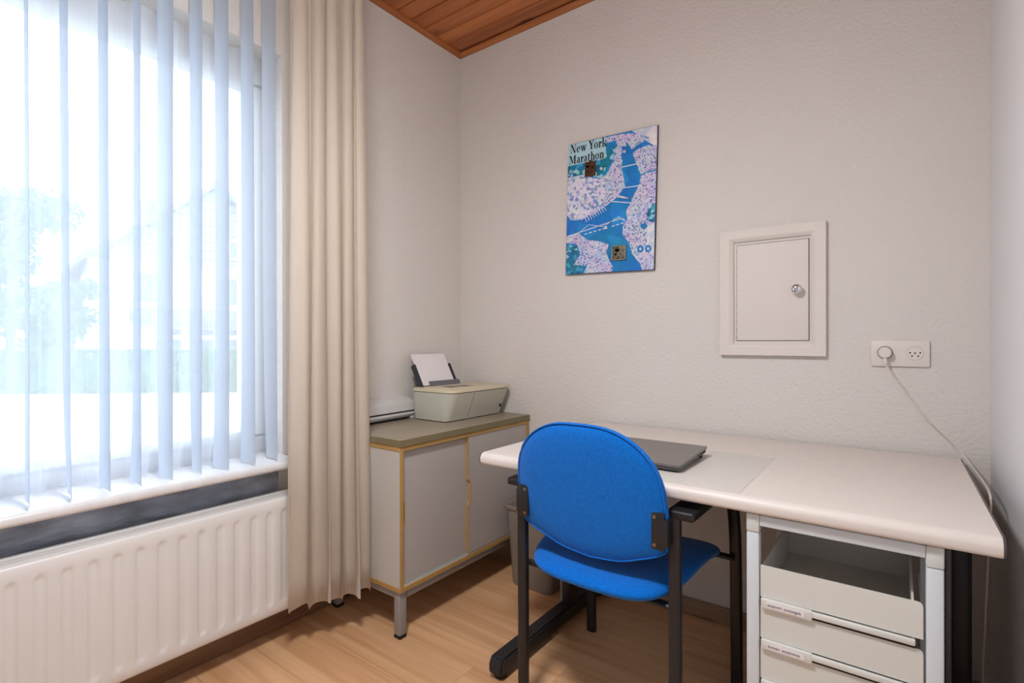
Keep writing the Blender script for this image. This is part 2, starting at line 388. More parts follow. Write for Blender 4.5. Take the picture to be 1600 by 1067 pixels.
tree(100, 592, 3.4, 1.2, 'smaller bushy tree left of the white house', 3500)
# the house across the street: built in its own axes, x along the gable front, y towards the back
hc0 = at(335, 582, GZ); hs = empty('neighbour_house', hc0, math.radians(80))
HW, HD, HE, HP = 4.3, 9.0, 4.6, 8.0
mk('wall', box(-HW, HW, 0, HD, 0, HE), HWALL, hs)
mk('gable', prism([(-HW, HE), (HW, HE), (0, HP)], 'Y', 0.02, HD - 0.02), HSIDE, hs)
for k in range(9):
    z0 = HE + k * 0.36; w = HW * (HP - z0 - 0.1) / (HP - HE)
    if w > 0.3: mk('siding_board', box(-w, w, -0.06, 0.03, z0, z0 + 0.33), HSIDE, hs)
for s in (-1, 1):
    e = (s * (HW + 0.5), HE - 0.42)
    mk('roof_slope', prism([(0, HP + 0.05), e, (e[0], e[1] + 0.22), (0, HP + 0.30)], 'Y', -0.5, HD + 0.4), HROOF, hs)
mk('chimney', box(-1.9, -1.3, 5, 5.6, 6.2, 8.3), HROOF, hs)
def hwin(x, z, w, h, nm='window'):
    f = mk(nm, box(x - w / 2, x + w / 2, -0.07, 0.02, z, z + h, 0.02, 1), HWALL, hs)
    mk('pane', box(x - w / 2 + 0.09, x + w / 2 - 0.09, -0.085, -0.06, z + 0.09, z + h - 0.09), HGLASS, f)
hwin(-2.4, 2.9, 1.0, 1.35); hwin(0.6, 2.9, 1.1, 1.35); hwin(2.6, 2.9, 1.0, 1.35); hwin(0.9, 5.0, 0.75, 0.9)
for x in (-1.7, -0.5, 0.7): hwin(x, 0.55, 1.12, 1.0)
for x in (-1.7, -0.5, 0.7): hwin(x, 1.55, 1.12, 0.42)
mk('canopy', prism([(-1.0, 2.25), (0.02, 2.75), (0.02, 2.12), (-1.0, 2.1)], 'X', -3.0, 2.6), HROOF, hs)
mk('annex', box(-HW - 3.2, -HW, 1.5, 7, 0, 2.7), HWALL, hs)
mk('annex_roof', prism([(1.1, 2.7), (7.3, 2.7), (4.2, 4.4)], 'X', -HW - 3.4, -HW), HROOF, hs)
tag(hs, 'white two-storey house with grey gable roof seen through the window', 'house')

# ------------------------------------------------------------------ net curtain, blinds, cream curtain
nb = bmesh.new(); n, rows = 420, 10; prev = None
Y0, Y1 = WY0 + 0.02, WY1 - 0.015
for i in range(n + 1):
    t = i / n; yy = Y0 + (Y1 - Y0) * t; ph = t * 2 * PI * 15 + 1.1 * math.sin(t * 23) + 0.7 * math.sin(t * 9)
    colv = []
    for j in range(rows + 1):
        s = j / rows; amp = 0.012 + 0.022 * s
        colv.append(nb.verts.new((-0.065 + amp * math.sin(ph) + 0.006 * math.sin(ph * 0.37 + s * 2), yy + 0.012 * math.cos(ph) * s, 2.14 - s * 1.492)))
    if prev:
        for j in range(rows): nb.faces.new((prev[j], colv[j], colv[j + 1], prev[j + 1]))
    prev = colv
tag(mk('net_curtain', nb, SHEER, sharp=180), 'sheer white net curtain hanging to the sill behind the blinds', 'curtain')
slat_y = [-1.7375, -1.6546, -1.5657, -1.4895, -1.4076, -1.3283, -1.2473, -1.1624, -1.082]
slat_a = [84, 89, 90, 84, 98, 91, 93, 90, 92]
yy = slat_y[0]
extra = [(yy - 0.082 * (k + 1), 88 + rnd.uniform(-3, 3)) for k in range(11)]
vb = tag(empty('vertical_blind', (0.065, -1.86, 0.653)), 'white vertical blind of long slats turned open across the window', 'blind')
mk('headrail', box(0.04, 0.09, -2.72, -0.99, 2.568, 2.599, 0.003), UPVC, vb, True)
for k, (yt, ang) in enumerate(list(zip(slat_y, slat_a)) + extra):
    a = math.radians(ang); dirv = Vector((-math.sin(a), math.cos(a), 0)); nv = Vector((dirv.y, -dirv.x, 0))
    c = Vector((0.11, yt, 0)) + dirv * 0.0445; b2 = bmesh.new(); prev = None
    for j in range(15):
        z = 0.653 + (2.566 - 0.653) * j / 14; bend = 0.006 * math.exp(-(z - 0.653) * 5) * math.sin(k * 1.7)
        rowv = [b2.verts.new(c + dirv * (u * 0.0445) + nv * (0.005 * (1 - u * u) + bend * (1 + u) + 0.003 * math.sin(z * 1.3 + k)) + Vector((0, 0, z))) for u in (-1, -0.6, -0.2, 0.2, 0.6, 1)]
        if prev:
            for q in range(5): b2.faces.new((prev[q], prev[q + 1], rowv[q + 1], rowv[q]))
        prev = rowv
    bmesh.ops.solidify(b2, geom=b2.faces[:], thickness=0.0006)
    mk('slat', b2, SLAT, vb, True, sharp=60)
# cream curtain: gathered sheet, folds denser and wider at the hem
ct = empty('cream_curtain', (0.2, -0.96, 0.15))
b2 = bmesh.new(); n, rows = 260, 26; prev = None
for i in range(n + 1):
    t = i / n; colv = []
    ph = 2 * PI * (0.15 + 5.2 * t ** 1.2) ; ph2 = 2 * PI * 2.6 * t + 0.8
    for j in range(rows + 1):
        s = j / rows; z = 2.595 + (0.152 - 2.595) * s
        spread = 0.86 + 0.14 * s
        yc = -1.105 + 0.272 * (0.5 + (t - 0.5) * spread)
        xc = 0.185 + 0.115 * t + 0.01 * s
        amp = (0.020 + 0.012 * s) * (0.75 + 0.25 * math.sin(ph2))
        sh = math.sin(ph + 0.5 * s * math.sin(ph2)); 
        colv.append(b2.verts.new((xc + amp * sh * (1 if sh > 0 else 0.75), yc + 0.014 * math.cos(ph + 0.6) * (0.6 + 0.5 * s) + 0.004 * math.sin(5 * s + ph2), z + (0.006 * math.sin(ph2 * 1.7) if j == rows else 0))))
    if prev:
        for j in range(rows): b2.faces.new((prev[j], colv[j], colv[j + 1], prev[j + 1]))
    prev = colv
bmesh.ops.solidify(b2, geom=b2.faces[:], thickness=0.0016)
tag(ct, 'long cream curtain gathered in folds beside the window', 'curtain')
mk('cloth', b2, CREAM, ct, True, sharp=180)
mk('curtain_rail', box(0.2, 0.225, -2.7, -0.8, 2.58, 2.6, 0.002), UPVC, ct, True)

# ------------------------------------------------------------------ radiator and foil
ra = empty('radiator', (0.08, -1.76, 0.0)); RY0, RY1, RZ0, RZ1 = -2.6, -0.925, 0.124, 0.5234
g0 = -1.0789 + 0.011; pitch = 0.0542
ys = [RY0]; 
ng = int((g0 - RY0) / pitch)
cent = [g0 - pitch * k for k in range(ng, -4, -1) if RY0 + 0.03 < g0 - pitch * k < RY1 - 0.03]
for c in cent: ys += [c - 0.016, c - 0.012, c - 0.008, c - 0.003, c + 0.003, c + 0.008, c + 0.012, c + 0.016]
ys.append(RY1)
zs = [RZ0, RZ0 + 0.006, 0.15, 0.156, 0.161, 0.167, 0.175, 0.3, 0.46, 0.47, 0.477, 0.483, 0.488, 0.494, RZ1 - 0.006, RZ1]
def rdepth(y, z):
    c = min(cent, key=lambda q: abs(q - y)); u = abs(y - c); zc = min(max(z, 0.172), 0.472); d = math.hypot(u, z - zc)
    return 0.0045 * max(0.0, min(1.0, (0.014 - d) / 0.006))
b2 = bmesh.new(); grid = [[b2.verts.new((0.135 - rdepth(y, z) - (0.004 if z in (RZ0, RZ1) else 0), y, z)) for z in zs] for y in ys]
for i in range(len(ys) - 1):
    for j in range(len(zs) - 1): b2.faces.new((grid[i][j], grid[i + 1][j], grid[i + 1][j + 1], grid[i][j + 1]))
bk_ = [[b2.verts.new((0.122, y, z)) for z in (RZ0, RZ1)] for y in (RY0, RY1)]
for row_, (p_, q_) in (([g_[0] for g_ in grid], (bk_[0][0], bk_[1][0])), ([g_[-1] for g_ in grid], (bk_[0][1], bk_[1][1])), (grid[0], (bk_[0][0], bk_[0][1])), (grid[-1], (bk_[1][0], bk_[1][1]))):
    b2.faces.new(list(row_) + [q_, p_])
b2.faces.new((bk_[0][0], bk_[1][0], bk_[1][1], bk_[0][1]))
mk('front_panel', b2, RADIATOR, ra, True, sharp=70)
mk('back_panel', box(0.03, 0.042, RY0 + 0.01, RY1 - 0.01, RZ0 + 0.01, RZ1 - 0.01, 0.003), RADIATOR, ra, True)
for s_, y in ((0, RY0), (1, RY1 - 0.004)): mk('side_cover', box(0.03, 0.131, y, y + 0.004, RZ0 + 0.012, RZ1 - 0.004, 0.001), RADIATOR, ra, True)
for x0, x1, dz in ((0.036, 0.056, 0), (0.063, 0.083, -0.003), (0.09, 0.112, 0), (0.117, 0.128, -0.004)):
    mk('top_grille_bar', box(x0, x1, RY0 + 0.006, RY1 - 0.006, RZ1 - 0.012 + dz, RZ1 + dz, 0.004, 2), RADIATOR, ra, True)
for y in (-2.3, -1.2): mk('bracket', box(0.016, 0.032, y, y + 0.03, 0.2, 0.45, 0.002), RADIATOR, ra, True)
tag(ra, 'cream panel radiator with vertical grooves under the window', 'radiator')
b2 = bmesh.new(); gy, gz = 90, 8; G = []
for i in range(gy + 1):
    G.append([b2.verts.new((0.002 + 0.006 * (1 - j / gz) + rnd.uniform(0, 0.006), -2.7 + (1.677) * i / gy + (rnd.uniform(-0.003, 0.003)), 0.45 + 0.163 * j / gz)) for j in range(gz + 1)])
for i in range(gy):
    for j in range(gz): b2.faces.new((G[i][j], G[i + 1][j], G[i + 1][j + 1], G[i][j + 1]))
bmesh.ops.solidify(b2, geom=b2.faces[:], thickness=0.001)
tag(mk('reflective_foil', b2, FOIL, sharp=180), 'dark crinkled reflective foil on wall between sill and radiator', 'foil')

# ------------------------------------------------------------------ sliding-door cabinet
CX, CY0, CY1, CZB, CZT = 0.45, -0.8135, -0.006, 0.1714, 0.7202
ca = empty('sliding_door_cabinet', (0.23, -0.41, 0))
mk('top', box(0.02, CX + 0.0, CY0, CY1, CZT - 0.0248, CZT, 0.0015), CABTOP, ca, True)
mk('top_edge', box(CX - 0.0005, CX + 0.0015, CY0 + 0.001, CY1, CZT - 0.0245, CZT - 0.001), CABTOPE, ca, True)
mk('top_edge', box(0.02, CX, CY0 - 0.0015, CY0 + 0.0005, CZT - 0.0245, CZT - 0.001), CABTOPE, ca, True)
zb, zt = CZB, CZT - 0.0252; fx = CX - 0.003
mk('side_panel', box(0.025, fx - 0.004, CY0 + 0.003, CY0 + 0.019, zb + 0.001, zt), CABSIDE, ca, True)
mk('side_panel', box(0.025, fx - 0.004, CY1 - 0.018, CY1 - 0.002, zb + 0.001, zt), CABSIDE, ca, True)
mk('bottom_panel', box(0.025, fx - 0.004, CY0 + 0.019, CY1 - 0.018, zb, zb + 0.016), CABSIDE, ca, True)
mk('back_panel', box(0.022, 0.028, CY0 + 0.004, CY1 - 0.004, zb, zt), CABSIDE, ca, True)
def edge(x0, x1, y0, y1, z0, z1): mk('edging', box(x0, x1, y0, y1, z0, z1, 0.0008, 1), GOLD, ca, True)
edge(fx - 0.004, fx, CY0 + 0.002, CY0 + 0.019, zb, zt); edge(fx - 0.004, fx, CY1 - 0.018, CY1 - 0.001, zb, zt)
edge(fx - 0.004, fx, CY0 + 0.019, CY1 - 0.018, zb, zb + 0.017); edge(fx - 0.004, fx, CY0 + 0.019, CY1 - 0.018, zt - 0.017, zt)
edge(0.03, fx - 0.004, CY0 + 0.001, CY0 + 0.0035, zt - 0.017, zt); edge(0.03, fx - 0.004, CY0 + 0.001, CY0 + 0.0035, zb, zb + 0.017)
mk('track', box(fx - 0.05, fx - 0.006, CY0 + 0.019, CY1 - 0.018, zb + 0.016, zb + 0.022), CABSIDE, ca, True)
mk('track_groove', box(fx - 0.0125, fx - 0.0105, CY0 + 0.02, CY1 - 0.019, zb + 0.0215, zb + 0.0226), HOLE, ca, True)
DM = -0.443
def notched(y0, y1, side):   # door outline in (y,z) with a grip notch on one long edge
    z0, z1 = zb + 0.0225, zt - 0.0175; n0, n1 = 0.394, 0.5; d = 0.014
    return [(y0, z0), (y1, z0), (y1, z1), (y0, z1), (y0, n1), (y0 + d, n1 - d), (y0 + d, n0 + d), (y0, n0)]
dl = mk('door', prism(notched(CY0 + 0.0195, DM + 0.03, 0), 'X', fx - 0.028, fx - 0.016), CABDOOR, ca, True)
dr = mk('door', prism(notched(DM, CY1 - 0.019, 0), 'X', fx - 0.014, fx - 0.003), CABDOOR, ca, True)
def door_edge(door, y0, xa, xb):
    pts = notched(y0, 1, 0); p = [pts[3], pts[4], pts[5], pts[6], pts[7], pts[0]]
    b2 = None
    for a, b in zip(p, p[1:]):
        w = 0.0035; q = [(a[0], a[1]), (b[0], b[1]), (b[0] + w, b[1]), (a[0] + w, a[1])]
        b2 = prism([(y, z) for y, z in q], 'X', xa, xb, bm=b2)
    mk('grip_edging', b2, GOLD, door)
door_edge(dl, CY0 + 0.0193, fx - 0.029, fx - 0.0152); door_edge(dr, DM - 0.0005, fx - 0.0145, fx - 0.0025)
mk('grip_recess', box(fx - 0.03, fx - 0.0285, CY0 + 0.019, CY0 + 0.035, 0.39, 0.505), HOLE, dl)
fb = box(0.063, fx - 0.043, CY0 + 0.012, CY0 + 0.042, zb - 0.03, zb - 0.0005, 0.002); mk('frame_rail', fb, CABLEG, ca, True)
mk('frame_rail', box(0.063, fx - 0.043, CY1 - 0.042, CY1 - 0.012, zb - 0.03, zb - 0.0005, 0.002), CABLEG, ca, True)
mk('frame_rail', box(fx - 0.04, fx - 0.01, CY0 + 0.042, CY1 - 0.042, zb - 0.03, zb - 0.0005, 0.002), CABLEG, ca, True)
mk('frame_rail', box(0.03, 0.06, CY0 + 0.042, CY1 - 0.042, zb - 0.03, zb - 0.0005, 0.002), CABLEG, ca, True)
for x in (0.03, fx - 0.042):
    for y in (CY0 + 0.008, CY1 - 0.04):
        lg = mk('leg', box(x, x + 0.032, y, y + 0.032, 0.012, zb - 0.001, 0.003), CABLEG, ca, True)
        mk('foot', box(x - 0.001, x + 0.033, y - 0.001, y + 0.033, 0.0, 0.012, 0.003), BLACKP, lg)
tag(ca, 'low grey cabinet with ochre-edged sliding doors in the corner', 'cabinet')

# ------------------------------------------------------------------ printer
pr = empty('inkjet_printer', (0.22, -0.235, CZT))
def PL(x0, x1, y0, y1, z, r): return [(p[0] - 0.22, p[1] + 0.235, p[2]) for p in rrect(x0, x1, y0, y1, r, z)]
zt0 = 0.128
bd = loft([PL(0.105, 0.300, -0.425, -0.050, 0.0, 0.02), PL(0.101, 0.306, -0.430, -0.046, 0.004, 0.022)])
mk('base', bd, GREYP, pr)
bd = loft([PL(0.100, 0.307, -0.431, -0.045, 0.004, 0.022), PL(0.096, 0.318, -0.436, -0.040, 0.03, 0.03), PL(0.090, 0.358, -0.449, -0.026, zt0 - 0.004, 0.05), PL(0.090, 0.359, -0.449, -0.026, zt0, 0.05)])
mk('body', bd, PRINTER, pr, sharp=40)
lid = loft([PL(0.092, 0.356, -0.447, -0.028, zt0 + 0.0012, 0.05), PL(0.088, 0.362, -0.452, -0.024, zt0 + 0.003, 0.05), PL(0.089, 0.361, -0.451, -0.025, zt0 + 0.012, 0.05), PL(0.098, 0.352, -0.442, -0.034, zt0 + 0.0155, 0.05)])
mk('lid', lid, PRINTLID, pr, sharp=40)
mk('lid_gap', loft([PL(0.0905, 0.3585, -0.4485, -0.0265, zt0 - 0.0005, 0.05), PL(0.0905, 0.3585, -0.4485, -0.0265, zt0 + 0.0025, 0.05)]), HOLE, pr)
def pb(name, x0, x1, y0, y1, z0, z1, m, bev=0.001): return mk(name, box(x0 - 0.22, x1 - 0.22, y0 + 0.235, y1 + 0.235, z0, z1, bev), m, pr)
pb('sticker', 0.19, 0.25, -0.34, -0.28, zt0 + 0.0155, zt0 + 0.0163, BROWN, 0.0002); pb('sticker', 0.205, 0.26, -0.262, -0.20, zt0 + 0.0155, zt0 + 0.0163, BROWN, 0.0002)
pb('control_panel', 0.28, 0.31, -0.42, -0.36, zt0 + 0.0155, zt0 + 0.016, PRINTLID, 0.0002)
# front face slopes from x=.307 (z=.004) to x=.358 (z=.124)
def face_x(z): return 0.318 + (0.358 - 0.318) * (z - 0.03) / (zt0 - 0.034)
mk('logo', cyl((face_x(0.045) - 0.22 - 0.003, -0.075 + 0.235, 0.045), (face_x(0.045) - 0.22 + 0.0022, -0.075 + 0.235, 0.0440), 0.0085, 20), BLACKP, pr)
for y in (-0.30,):
    mk('seam', prism([(face_x(0.01) + 0.0006 - 0.22, 0.01), (face_x(zt0 - 0.005) + 0.0008 - 0.22, zt0 - 0.005), (face_x(zt0 - 0.005) - 0.222, zt0 - 0.005), (face_x(0.01) - 0.222, 0.01)], 'Y', y + 0.235, y + 0.2365), GREYP, pr)
# paper support at the back, leaning to the window wall
def lean(u, v, w):   # u along Y (world), v up the support, w out towards the room
    b = Vector((0.125, 0, zt0 + 0.004)); d = Vector((-0.085, 0, 0.155)).normalized(); nrm = Vector((d.z, 0, -d.x))
    q = b + d * v + nrm * w; return (q.x - 0.22, u + 0.235, q.z)
def leanbox(name, u0, u1, v0, v1, w0, w1, m):
    return mk(name, loft([[lean(u0, v0, w0), lean(u1, v0, w0), lean(u1, v0, w1), lean(u0, v0, w1)], [lean(u0, v1, w0), lean(u1, v1, w0), lean(u1, v1, w1), lean(u0, v1, w1)]]), m, pr)
leanbox('paper_tray', -0.40, -0.145, -0.01, 0.115, -0.014, -0.004, CHARC)
leanbox('tray_side', -0.402, -0.392, -0.01, 0.125, -0.014, 0.010, CHARC); leanbox('tray_side', -0.165, -0.156, -0.01, 0.125, -0.014, 0.006, CHARC)
leanbox('paper_guide', -0.345, -0.142, -0.01, 0.034, 0.0035, 0.009, GREYP)
pp = leanbox('paper_stack', -0.388, -0.172, 0.0175, 0.180, -0.0035, 0.003, PAPER); pp.parent = None; pp.location = (0.22, -0.235, CZT)
tag(pp, 'white paper sheets standing upright in the printer tray', 'paper')
tag(pr, 'pale grey inkjet printer with cream lid on the cabinet', 'printer')

# ------------------------------------------------------------------ laminator behind the printer
la = empty('laminator', (0.05, -0.58, CZT), math.radians(3))
prof = [(-0.045, 0.008), (0.036, 0.008), (0.038, 0.03), (0.036, 0.045), (0.030, 0.074), (-0.015, 0.094), (-0.045, 0.098)]
mk('body', prism(prof, 'Y', -0.165, 0.19, 0.003), LAMWHITE, la)
mk('slot', box(0.034, 0.0392, -0.125, 0.18, 0.033, 0.0385), HOLE, la)
mk('lower_panel', box(0.03, 0.0365, -0.12, 0.186, 0.0085, 0.02, 0.001), GREYP, la)
mk('lip', prism([(0.036, 0.020), (0.046, 0.022), (0.046, 0.028), (0.036, 0.032)], 'Y', -0.165, 0.19, 0.001), LAMWHITE, la)
for y in (-0.15, 0.165):
    for x in (-0.03, 0.03): mk('foot', box(x - 0.012, x + 0.012, y - 0.014, y + 0.014, 0, 0.012, 0.003), LAMWHITE, la)
mk('power_switch', box(0.0, 0.016, -0.162, -0.15, 0.086, 0.09, 0.001), BLACKP, la)
tag(la, 'white laminator with a dark slot half hidden behind the printer', 'laminator')

# ------------------------------------------------------------------ waste bin
bn = empty('waste_bin', (0.6, -0.135, 0))
def ring(w, d, z, r=0.03): return [(p[0], p[1], p[2]) for p in rrect(-w / 2, w / 2, -d / 2, d / 2, r, z)]
ou = [ring(0.205, 0.165, 0.0), ring(0.212, 0.172, 0.01), ring(0.25, 0.205, 0.335), ring(0.262, 0.217, 0.338), ring(0.262, 0.217, 0.35), ring(0.254, 0.209, 0.352),
      ring(0.246, 0.201, 0.345), ring(0.207, 0.167, 0.012), ring(0.2, 0.16, 0.006)]
mk('shell', loft(ou), BIN, bn, sharp=40); mk('rim', loft([ring(0.262, 0.217, 0.336), ring(0.266, 0.221, 0.342), ring(0.266, 0.221, 0.349), ring(0.26, 0.215, 0.353), ring(0.252, 0.207, 0.351)], caps=False), BIN, bn)
tag(bn, 'smoky grey plastic waste bin on the floor behind the chair', 'waste bin')

# ------------------------------------------------------------------ desk
DX0, DX1, DY0, DY1, DZ = 0.8128, 2.021, -0.805, -0.0207, 0.7212
dk = empty('office_desk', (1.417, -0.413, 0))
th = 0.036
def arc(cx, cz, r, a0, a1, n=6): return [(cx + r * math.cos(math.radians(a0 + (a1 - a0) * k / n)), cz + r * math.sin(math.radians(a0 + (a1 - a0) * k / n))) for k in range(n + 1)]
prof = [(DY1, DZ), (DY1, DZ - 0.03)] + [(DY0 + 0.03, DZ - th)] + arc(DY0 + 0.012, DZ - th + 0.009, 0.009, 270, 180, 4) + arc(DY0 + 0.022, DZ - 0.02, 0.02, 172, 90, 8)
mk('desktop', prism(prof, 'X', DX0, DX1), DESKTOP, dk, True, sharp=25)
for a, b in ((DX0 - 0.003, DX0), (DX1, DX1 + 0.004)): mk('edge_strip', prism([(y, z) for y, z in prof], 'X', a, b), EDGE, dk, True, sharp=25)
for x0, x1 in ((DX0 + 0.008, DX0 + 0.062), (DX1 - 0.064, DX1 - 0.010)):
    ft = mk('foot', prism([(-0.775, 0.015), (-0.775, 0.045), (-0.76, 0.068), (-0.06, 0.068), (-0.045, 0.05), (-0.045, 0.012)], 'X', x0, x1, 0.006), BLACK, dk, True)
    mk('glide', cyl((x0 + 0.027, -0.745, 0), (x0 + 0.027, -0.745, 0.016), 0.02, 16), BLACKP, ft); mk('glide', cyl((x0 + 0.027, -0.075, 0), (x0 + 0.027, -0.075, 0.016), 0.02, 16), BLACKP, ft)
    sh_ = 0.010 if x0 > 1.5 else 0.0
    co = mk('column', box(x0 + 0.014 + sh_, x1 - 0.002 + sh_, -0.345, -0.285, 0.06, DZ - 0.03, 0.004), BLACK, dk, True)
    mk('cable_channel', box(x0 + 0.002 + sh_, x0 + 0.014 + sh_, -0.338, -0.292, 0.068, DZ - 0.032, 0.002), DGREY, co)
    for z in (0.3, 0.36, 0.5, 0.6): mk('screw', cyl((x0 + 0.001 + sh_, -0.315, z), (x0 + 0.003 + sh_, -0.315, z), 0.0035, 10), HOLE, co)
    mk('bearer', box(x0 + 0.005, x1 - 0.005, -0.58, -0.06, DZ - 0.06, DZ - 0.0365, 0.003), BLACK, dk, True)
mk('cross_beam', box(DX0 + 0.05, DX1 - 0.05, -0.335, -0.295, 0.63, 0.67, 0.003), BLACK, dk, True)
tag(dk, 'pale laminate office desk with rounded front edge and black legs', 'desk')
tag(mk('desk_mat', box(0.95, 1.577, -0.785, -0.33, DZ + 0.0002, DZ + 0.0016, 0.0005, 1), MAT_CLEAR), 'transparent desk mat lying under the laptop', 'desk mat')

# laptop
lp = empty('laptop', (1.228, -0.565, DZ + 0.002))
def lw(y): return 0.0045 + 0.010 * (y + 0.127) / 0.254           # raised at the hinge side
def lapslab(name, x0, x1, y0, y1, t0, t1, m, r=0.008):
    rr = rrect(x0, x1, y0, y1, r, 0)
    return mk(name, loft([[(p[0], p[1], lw(p[1]) + t0) for p in rr], [(p[0], p[1], lw(p[1]) + t1) for p in rr]]), m, lp)
base = lapslab('base', -0.178, 0.178, -0.125, 0.122, 0.0, 0.0095, LAPDARK)
lapslab('lid', -0.18, 0.18, -0.127, 0.127, 0.0102, 0.0158, LAPTOP)
lapslab('gap', -0.176, 0.176, -0.123, 0.12, 0.0094, 0.0103, HOLE)
for y, w in ((0.105, 0.007), (0.088, 0.012), (0.068, 0.012), (0.05, 0.006), (0.04, 0.004)):
    z = lw(y) + 0.005; mk('port', box(0.1772, 0.1784, y - w / 2, y + w / 2, z - 0.0022, z + 0.0022), HOLE, base)
for x in (-0.15, 0.15):
    mk('foot', box(x - 0.02, x + 0.02, -0.115, -0.105, 0, 0.0052), BLACKP, base); mk('foot', box(x - 0.02, x + 0.02, 0.095, 0.11, 0, 0.0135), BLACKP, base)
tag(lp, 'closed grey laptop lying on the desk', 'laptop')

# ------------------------------------------------------------------ drawer pedestal under the desk
pd = empty('drawer_pedestal', (1.767, -0.6, 0))
PX0, PX1, PY0, PY1, PZ = 1.593, 1.941, -0.787, -0.40, 0.682
pw_ = 0.027
for x in (PX0, PX1 - pw_):
    for y in (PY0, PY1 - pw_):
        po = mk('post', box(x, x + pw_, y, y + pw_, 0.0, PZ - 0.042, 0.004), PEDF, pd, True)
        mk('corner_cap', box(x - 0.0004, x + pw_ + 0.0004, y - 0.0004, y + pw_ + 0.0004, PZ - 0.042, PZ, 0.004), PEDC, po)
for y in (PY0 + 0.001, PY1 - pw_ + 0.001): mk('top_rail', box(PX0 + pw_, PX1 - pw_, y, y + 0.024, PZ - 0.026, PZ - 0.001, 0.003), PEDF, pd, True)
for x in (PX0 + 0.001, PX1 - pw_ + 0.001): mk('top_rail', box(x, x + 0.024, PY0 + pw_, PY1 - pw_, PZ - 0.026, PZ - 0.001, 0.003), PEDF, pd, True)
DXa, DXb = PX0 + pw_ + 0.002, PX1 - pw_ - 0.004
words = {0: 'paspoort  postzegels', 1: 'bureau  accesoires'}
for k in range(6):
    ztop = 0.568 - 0.0915 * k; zbot = ztop - 0.0885
    if zbot < 0.01: break
    # front panel with rounded upper corners
    r = 0.008; pf = [(DXa, zbot + 0.018), (DXb, zbot + 0.018), (DXb, ztop - r)] + [(DXb - r + r * math.cos(math.radians(a)), ztop - r + r * math.sin(math.radians(a))) for a in (30, 60, 90)] + [(DXa + r * math.cos(math.radians(a)), ztop - r + r * math.sin(math.radians(a))) for a in (90, 60, 30, 0)][0:0] + [(DXa, ztop)]
    dw = mk('drawer', prism(pf, 'Y', PY0 + 0.004, PY0 + 0.008), DRAWER, pd, True)
    tr = box(DXa + 0.002, DXa + 0.005, PY0 + 0.008, PY1 - 0.03, zbot + 0.004, ztop - 0.002); box(DXb - 0.018, DXb - 0.014, PY0 + 0.008, PY1 - 0.03, zbot + 0.004, ztop - 0.002, bm=tr)
    box(DXa + 0.002, DXb - 0.014, PY0 + 0.008, PY1 - 0.03, zbot + 0.002, zbot + 0.005, bm=tr); box(DXa + 0.002, DXb - 0.014, PY1 - 0.034, PY1 - 0.03, zbot + 0.004, ztop - 0.002, bm=tr)
    mk('tray', tr, DRAWIN, dw)
    if k == 0: mk('finger_hole', cyl((1.765, -0.50, zbot + 0.0045), (1.765, -0.50, zbot + 0.0056), 0.011, 20), PAPER, dw)
    mk('pull_lip', box(DXa + 0.1, DXb - 0.012, PY0 - 0.004, PY0 + 0.006, zbot + 0.004, zbot + 0.0155, 0.002), DRAWER, dw)
    mk('finger_slot', box(DXa + 0.1, DXb - 0.012, PY0 + 0.002, PY0 + 0.0045, zbot - 0.002, zbot + 0.004), HOLE, dw)
    hd_ = mk('label_holder', box(DXa + 0.002, DXa + 0.102, PY0 - 0.005, PY0 + 0.006, zbot - 0.004, zbot + 0.0175, 0.002), DRAWER, dw)
    mk('paper_label', box(DXa + 0.014, DXa + 0.088, PY0 - 0.0058, PY0 - 0.0048, zbot + 0.0005, zbot + 0.0125), PAPER, hd_)
    if k in words: text_mesh(words[k], 0.0095, INK, 'lettering', hd_, Matrix.Translation((DXa + 0.0165, PY0 - 0.006, zbot + 0.0042)) @ Matrix.Rotation(PI / 2, 4, 'X'), 0, 0.82 if k == 0 else 0.88)
    mk('runner', box(DXb + 0.0005, DXb + 0.004, PY0 + 0.03, PY1 - 0.03, zbot + 0.01, zbot + 0.02), PEDC, pd, True); mk('runner', box(DXa - 0.002, DXa, PY0 + 0.03, PY1 - 0.03, zbot + 0.01, zbot + 0.02), PEDC, pd, True)
tag(pd, 'open-framed drawer unit with labelled ivory drawers under the desk', 'drawer unit')

